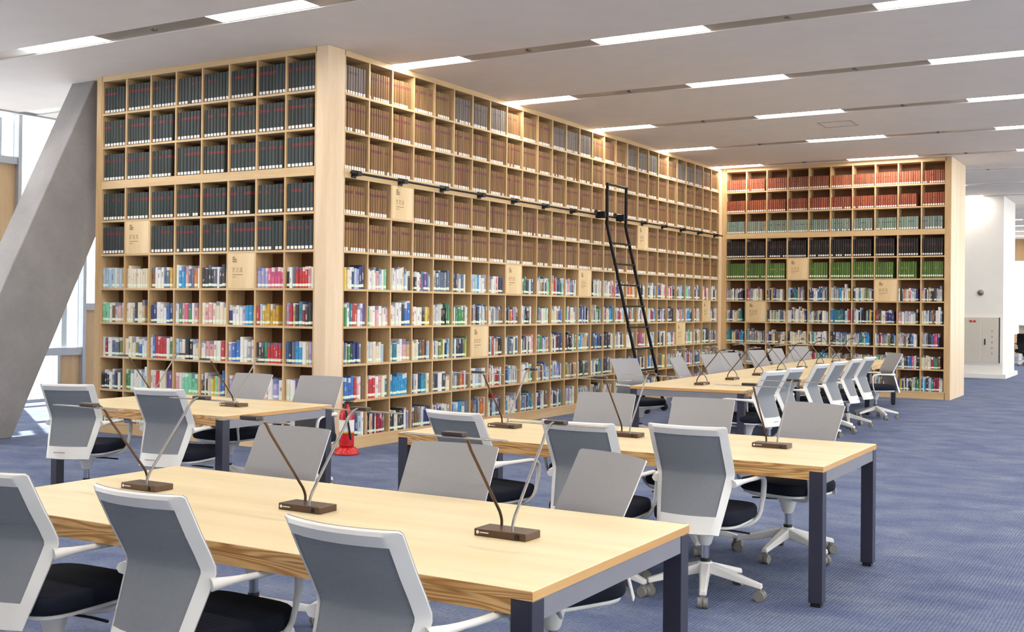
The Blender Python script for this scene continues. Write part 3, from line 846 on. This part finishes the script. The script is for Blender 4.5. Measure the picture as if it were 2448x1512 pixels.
for q, x in enumerate((3.72, 4.61, 5.55)):
    lamp(x, -2.55, 0, f'brown and silver twin-arm desk lamp on the second table, {ORD[q]} from left')
for q, x in enumerate((0.24, 1.17)):
    lamp(x, -2.48, 0, f'twin-arm desk lamp on the shorter table before the left bookcase, {ORD[q]} from left')
for q in range(8):
    p = O4 + ex4 * .57 + ey4 * (.62 + 1.05 * q)
    lamp(p.x, p.y, rot4 + PI / 2, f'twin-arm desk lamp, {ORD[q]} from the camera along the end-to-end table row')

# ================================================================== CHAIRS
def shell(P, N, thick0, thick1, mask):
    """grid P[i][j] with normals N; cells where mask is true become a solid sheet from thick0 to thick1 along N"""
    ni, nj = len(P), len(P[0])
    mb = MB()
    vid = {}
    def vert(i, j, s):
        key = (i, j, s)
        if key not in vid:
            vid[key] = len(mb.v)
            mb.v.append(tuple(P[i][j] + N[i][j] * (thick1 if s else (thick0(i, j) if callable(thick0) else thick0))))
        return vid[key]
    for i in range(ni - 1):
        for j in range(nj - 1):
            if not mask(i, j): continue
            c = [(i, j), (i + 1, j), (i + 1, j + 1), (i, j + 1)]
            mb.f.append(tuple(vert(a, b, 1) for a, b in c))
            mb.f.append(tuple(vert(a, b, 0) for a, b in reversed(c)))
            for (a, b), (di, dj) in zip(((0, 3), (0, 1), (1, 2), (2, 3)), ((-1, 0), (0, -1), (1, 0), (0, 1))):
                ii, jj = i + di, j + dj
                if 0 <= ii < ni - 1 and 0 <= jj < nj - 1 and mask(ii, jj): continue
                p, q = c[a], c[b]
                mb.f.append((vert(*p, 0), vert(*q, 0), vert(*q, 1), vert(*p, 1)))
    return mb

def make_chair():
    root = empty('office_chair', label='x', cat='chair', group='white framed office chairs')
    prof = [(-.315, .375), (-.303, .405), (-.292, .433), (-.280, .462), (-.245, .55), (-.215, .625), (-.202, .665), (-.206, .69), (-.232, .74), (-.272, .81), (-.306, .875), (-.318, .898), (-.335, .93), (-.338, .937)]
    wid = lambda z: 0.34 + (0.432 - 0.34) * min(1, max(0, (z - .38) / .30))
    # columns: border bands near the edges
    us = [0.0, 0.02, 0.088, 0.12, 0.26, 0.42, 0.58, 0.74, 0.88, 0.912, 0.98, 1.0]
    P = []; N = []
    for k_, (y, z) in enumerate(prof):
        w = wid(z); row = []; nr = []
        a = prof[max(0, k_ - 1)]; b = prof[min(len(prof) - 1, k_ + 1)]
        ty, tz = b[0] - a[0], b[1] - a[1]
        ln = math.hypot(ty, tz)
        for u in us:
            x = (u - .5) * w
            e_ = (abs(u - .5) * 2) ** 2
            corner = 0.0
            if k_ == len(prof) - 1 and (u < .015 or u > .985): corner = -.006
            row.append(Vector((x, y + .045 * e_, z + corner)))
            nr.append(Vector((-.09 * 2 * (u - .5) * 2 * .9, tz / ln, -ty / ln)).normalized())
        P.append(row); N.append(nr)
    ni, nj = len(P), len(us)
    frame = shell(P, N, lambda i, j: -.004 if j in (0, nj - 1) else (-.008 if j in (1, nj - 2) else (-.012 if i == ni - 1 else -.020)), 0.0, lambda i, j: j < 2 or j >= nj - 3 or i < 3 or i >= ni - 3)
    frame.obj('back_frame', M['white'], root, smooth=35)
    shell(P, N, -.014, -.010, lambda i, j: 1 < j < nj - 3 and 2 < i < ni - 3).obj('back_panel', M['mesh_back'], root, smooth=60)
    shell(P, N, 0.0004, 0.0035, lambda i, j: i > 1).obj('mesh_front', M['mesh'], root, smooth=50)
    t = MB()
    for q in range(7): t.box(-.045 + q * .013, -.036 + q * .013, -.0005, .0005, 0, .008)
    t.obj('lettering', M['caster'], root).matrix_local = Matrix.Translation((-.03, -.3335, .425)) @ Matrix.Rotation(-.37, 4, 'X')
    # seat
    sp = []
    for k_ in range(28):
        a = 2 * PI * k_ / 28
        c_, s_ = math.cos(a), math.sin(a)
        sp.append((0.245 * math.copysign(abs(c_) ** .45, c_), 0.005 + 0.245 * math.copysign(abs(s_) ** .5, s_)))
    MB().prism(sp, 2, .412, .482).obj('seat', M['seat'], root, smooth=50, bevel=0.022, seg=3)
    MB().prism([(x * .93, y * .93) for x, y in sp], 2, .396, .4119).obj('seat_pan', M['white'], root, smooth=40, bevel=0.005)
    MB().box(-.06, .06, -.315, -.14, .375, .3955).obj('back_bracket', M['white'], root, bevel=0.006)
    for s in (-1, 1):
        pts = crom([(s * .208, -.175, .632), (s * .236, -.11, .638), (s * .262, .0, .641), (s * .272, .10, .641), (s * .271, .155, .622), (s * .268, .172, .575), (s * .262, .165, .50), (s * .250, .145, .425), (s * .205, .105, .378), (s * .11, .05, .362), (s * .03, .02, .358)], 4)
        rr = [(.030, .028, .025, .022, .019, .017)[i] if i < 6 else (.0155 if i < 24 else .012) for i in range(len(pts))]
        MB().tube(pts, rr, 8, 0.75, (0, 0, 1)).obj('armrest', M['white'], root, smooth=60)
    MB().lathe([(.026, .265), (.034, .275), (.05, .33), (.078, .375), (.08, .3955)], n=20).obj('tilt_mechanism', M['white'], root, smooth=40)
    MB().tube([(.06, .03, .35), (.15, .05, .345), (.23, .055, .34)], .006, 6).obj('lever', M['foot'], root, smooth=40)
    MB().lathe([(.022, .185), (.022, .265)], n=14).obj('gas_lift', M['chrome'], root, smooth=40)
    MB().lathe([(.027, .178), (.027, .196)], n=14).obj('gas_collar', M['foot'], root, smooth=40)
    base = MB().lathe([(.034, .10), (.046, .12), (.044, .165), (.036, .178)], n=20).obj('star_base', M['white'], root, smooth=40)
    for q in range(5):
        a = 2 * PI * q / 5 + PI / 2
        sp_ = MB().add([(.03, -.030, .118), (.03, .030, .118), (.03, .024, .172), (.03, -.024, .172), (.315, -.020, .066), (.315, .020, .066), (.315, .013, .092), (.315, -.013, .092)],
                       [(0, 3, 2, 1), (4, 5, 6, 7), (0, 1, 5, 4), (1, 2, 6, 5), (2, 3, 7, 6), (3, 0, 4, 7)])
        o = sp_.obj('spoke', M['white'], base, bevel=0.005); o.rotation_euler = (0, 0, a)
        c = MB()
        for w0, w1 in ((-.026, -.004), (.004, .026)):
            n_ = 16
            c.prism([(.028 * math.cos(2 * PI * k_ / n_) + .305, .0285 + .028 * math.sin(2 * PI * k_ / n_)) for k_ in range(n_)], 1, w0, w1)
        c.box(.285, .325, -.004, .004, .012, .055).box(.29, .31, -.012, .012, .05, .069)
        o = c.obj('caster', M['caster'], root, smooth=35); o.rotation_euler = (0, 0, a)
    return root
chair0 = make_chair()
n_c = 0
def chair(x, y, rz, label, off=.335, spin=None):
    """x,y = middle of the top edge of the back; rz = 0 faces +y"""
    global n_c
    cx_, cy_ = x + off * -math.sin(rz), y + off * math.cos(rz)
    if n_c == 0:
        o = chair0; o.location = (cx_, cy_, 0); o.rotation_euler = (0, 0, rz); relabel(o, label)
    else: o = dup(chair0, (cx_, cy_, 0), rz, label)
    n_c += 1
    if spin is not None:
        for ch in o.children:
            if ch.name.startswith('star_base') : ch.rotation_euler = (0, 0, spin)
            if ch.name.startswith('caster'): ch.rotation_euler = (0, 0, ch.rotation_euler[2] + spin)
    return o
R = math.radians
near1 = [(3.93, -6.53, 2), (4.715, -6.53, -1), (5.61, -6.60, -3)]
for q, (x, y, a) in enumerate(near1):
    chair(x, y, R(a), f'white framed office chair on the camera side of the nearest table, {ORD[q]} from left', spin=R(20 * q))
for q, (x, y, a) in enumerate([(3.87, -4.76, 184), (4.88, -4.86, 184), (5.62, -4.78, 154)]):
    chair(x, y, R(a), f'office chair with grey mesh back, far side of the nearest table, {ORD[q]} from left', spin=R(13 * q))
for q, (x, y, a) in enumerate([(4.00, -3.65, -9), (4.86, -3.74, 1), (5.41, -3.57, 1)]):
    chair(x, y, R(a), f'white framed office chair on the camera side of the second table, {ORD[q]} from left', spin=R((10, 40, -18)[q]))
for q, (x, y, a) in enumerate([(4.12, -1.78, 184), (4.85, -1.80, 183), (5.60, -1.73, 162)]):
    chair(x, y, R(a), f'office chair with grey mesh back, far side of the second table, {ORD[q]} from left', spin=R((0, 30, 9)[q]))
for q, (x, y, a) in enumerate([(0.52, -3.56, 22), (1.37, -3.46, 12)]):
    chair(x, y, R(a), f'white framed office chair on the camera side of the shorter table, {ORD[q]} from left', spin=R(25 * q))
for q, (x, y, a) in enumerate([(0.68, -1.70, 180), (1.35, -1.60, 187)]):
    chair(x, y, R(a), f'office chair between the shorter table and the left bookcase, {ORD[q]} from left', spin=R(15 * q))
for q, (y, a) in enumerate([(1.95, 79), (2.68, 84), (3.72, 86), (4.55, 84), (5.38, 88), (6.12, 85)]):
    chair(4.20 - .01 * y, y, R(a), f'white framed office chair, {ORD[q]} from the camera on the aisle side of the table row', spin=R((10, 30, 50, 5, 20, 40)[q]))
chair(4.12, 7.75, R(128), 'office chair turned towards the camera at the far aisle side of the table row', spin=R(20))
for q, (y, a) in enumerate([(4.0, -88), (5.22, -102), (5.98, -108), (7.25, -105), (8.2, -104), (9.6, -118)]):
    chair(2.2 - .02 * (y - 4), y, R(a), f'office chair between table row and long bookcase, {ORD[q + 1]} from the camera', spin=R(17 * q))
chair(1.85, 3.25, R(-112), 'office chair nearest the camera between the table row and the long bookcase', spin=R(12))

# ================================================================== FIRE EXTINGUISHER
fe = empty('fire_extinguisher', (0.20, 0.12, 0), label='red fire extinguisher standing on its red tray by the corner post', cat='extinguisher')
MB().lathe([(.125, .0), (.13, .012), (.118, .05), (.09, .075), (.082, .078)], n=20).obj('tray', M['red'], fe, smooth=35)
cyl = MB().lathe([(.068, .078), (.078, .09), (.078, .40), (.070, .44), (.045, .475), (.024, .49), (.022, .52)], n=24).obj('cylinder', M['red'], fe, smooth=35)
MB().lathe([(.0787, .24), (.0787, .36)], n=24, cap=False).obj('paper_label', M['paper'], cyl, smooth=35)
MB().lathe([(.0788, .225), (.0788, .239)], n=24, cap=False).obj('yellow_strip', plain('yellow_strip', (214, 176, 60)), cyl, smooth=35)
MB().box(-.02, .02, -.02, .05, .52, .545).box(-.012, .012, -.02, .11, .55, .562).box(-.012, .012, -.0, .10, .53, .54).obj('valve_handle', M['foot'], fe, bevel=0.003)
MB().tube(crom([(.0, -.02, .535), (.03, -.07, .53), (.06, -.09, .46), (.075, -.06, .3), (.08, -.03, .16)], 5), .010, 8).obj('hose', M['foot'], fe, smooth=60)

# ================================================================== FAR WORK AREA (seen at the right edge)
dk = empty('far_desk', (4.35, 27.5, 0), label='white work desk with shelves far back at the right edge', cat='desk')
MB().box(-.9, .9, -.35, .35, .70, .74).obj('desktop', M['wallwhite'], dk, bevel=0.004)
for x in (-.85, .81): MB().box(x, x + .04, -.33, .33, 0, .70).obj('side_panel', M['wallwhite'], dk)
MB().box(-.9, .9, .32, .35, .74, 1.15).obj('screen_panel', M['cabinet'], dk)
MB().box(-.9, .9, .10, .31, 1.15, 1.18).obj('shelf', M['wallwhite'], dk)
mo = empty('monitor', (3.95, 27.45, 0.741), label='dark computer monitor on the far white desk', cat='monitor')
MB().box(-.26, .26, -.02, .015, .10, .42).obj('screen', M['darkpc'], mo, bevel=0.006)
MB().box(-.02, .02, -.01, .02, .01, .2).obj('stand', M['darkpc'], mo)
MB().box(-.1, .1, -.08, .08, 0, .01).obj('base', M['darkpc'], mo)
for q, (x, y, a) in enumerate([(3.75, 26.6, 10), (4.5, 26.4, -12)]):
    o = dup(chair0, (x, y, 0), R(a), f'black office chair at the far white desk, {ORD[q]} from left', 'black office chairs far back')
    for ch in o.children:
        if ch.name.split('.')[0] in ('back_frame', 'back_panel', 'mesh_front', 'seat_pan', 'armrest', 'tilt_mechanism') and ch.material_slots:
            ch.material_slots[0].link = 'OBJECT'; ch.material_slots[0].material = M['black_mesh']
bpy.context.view_layer.update()
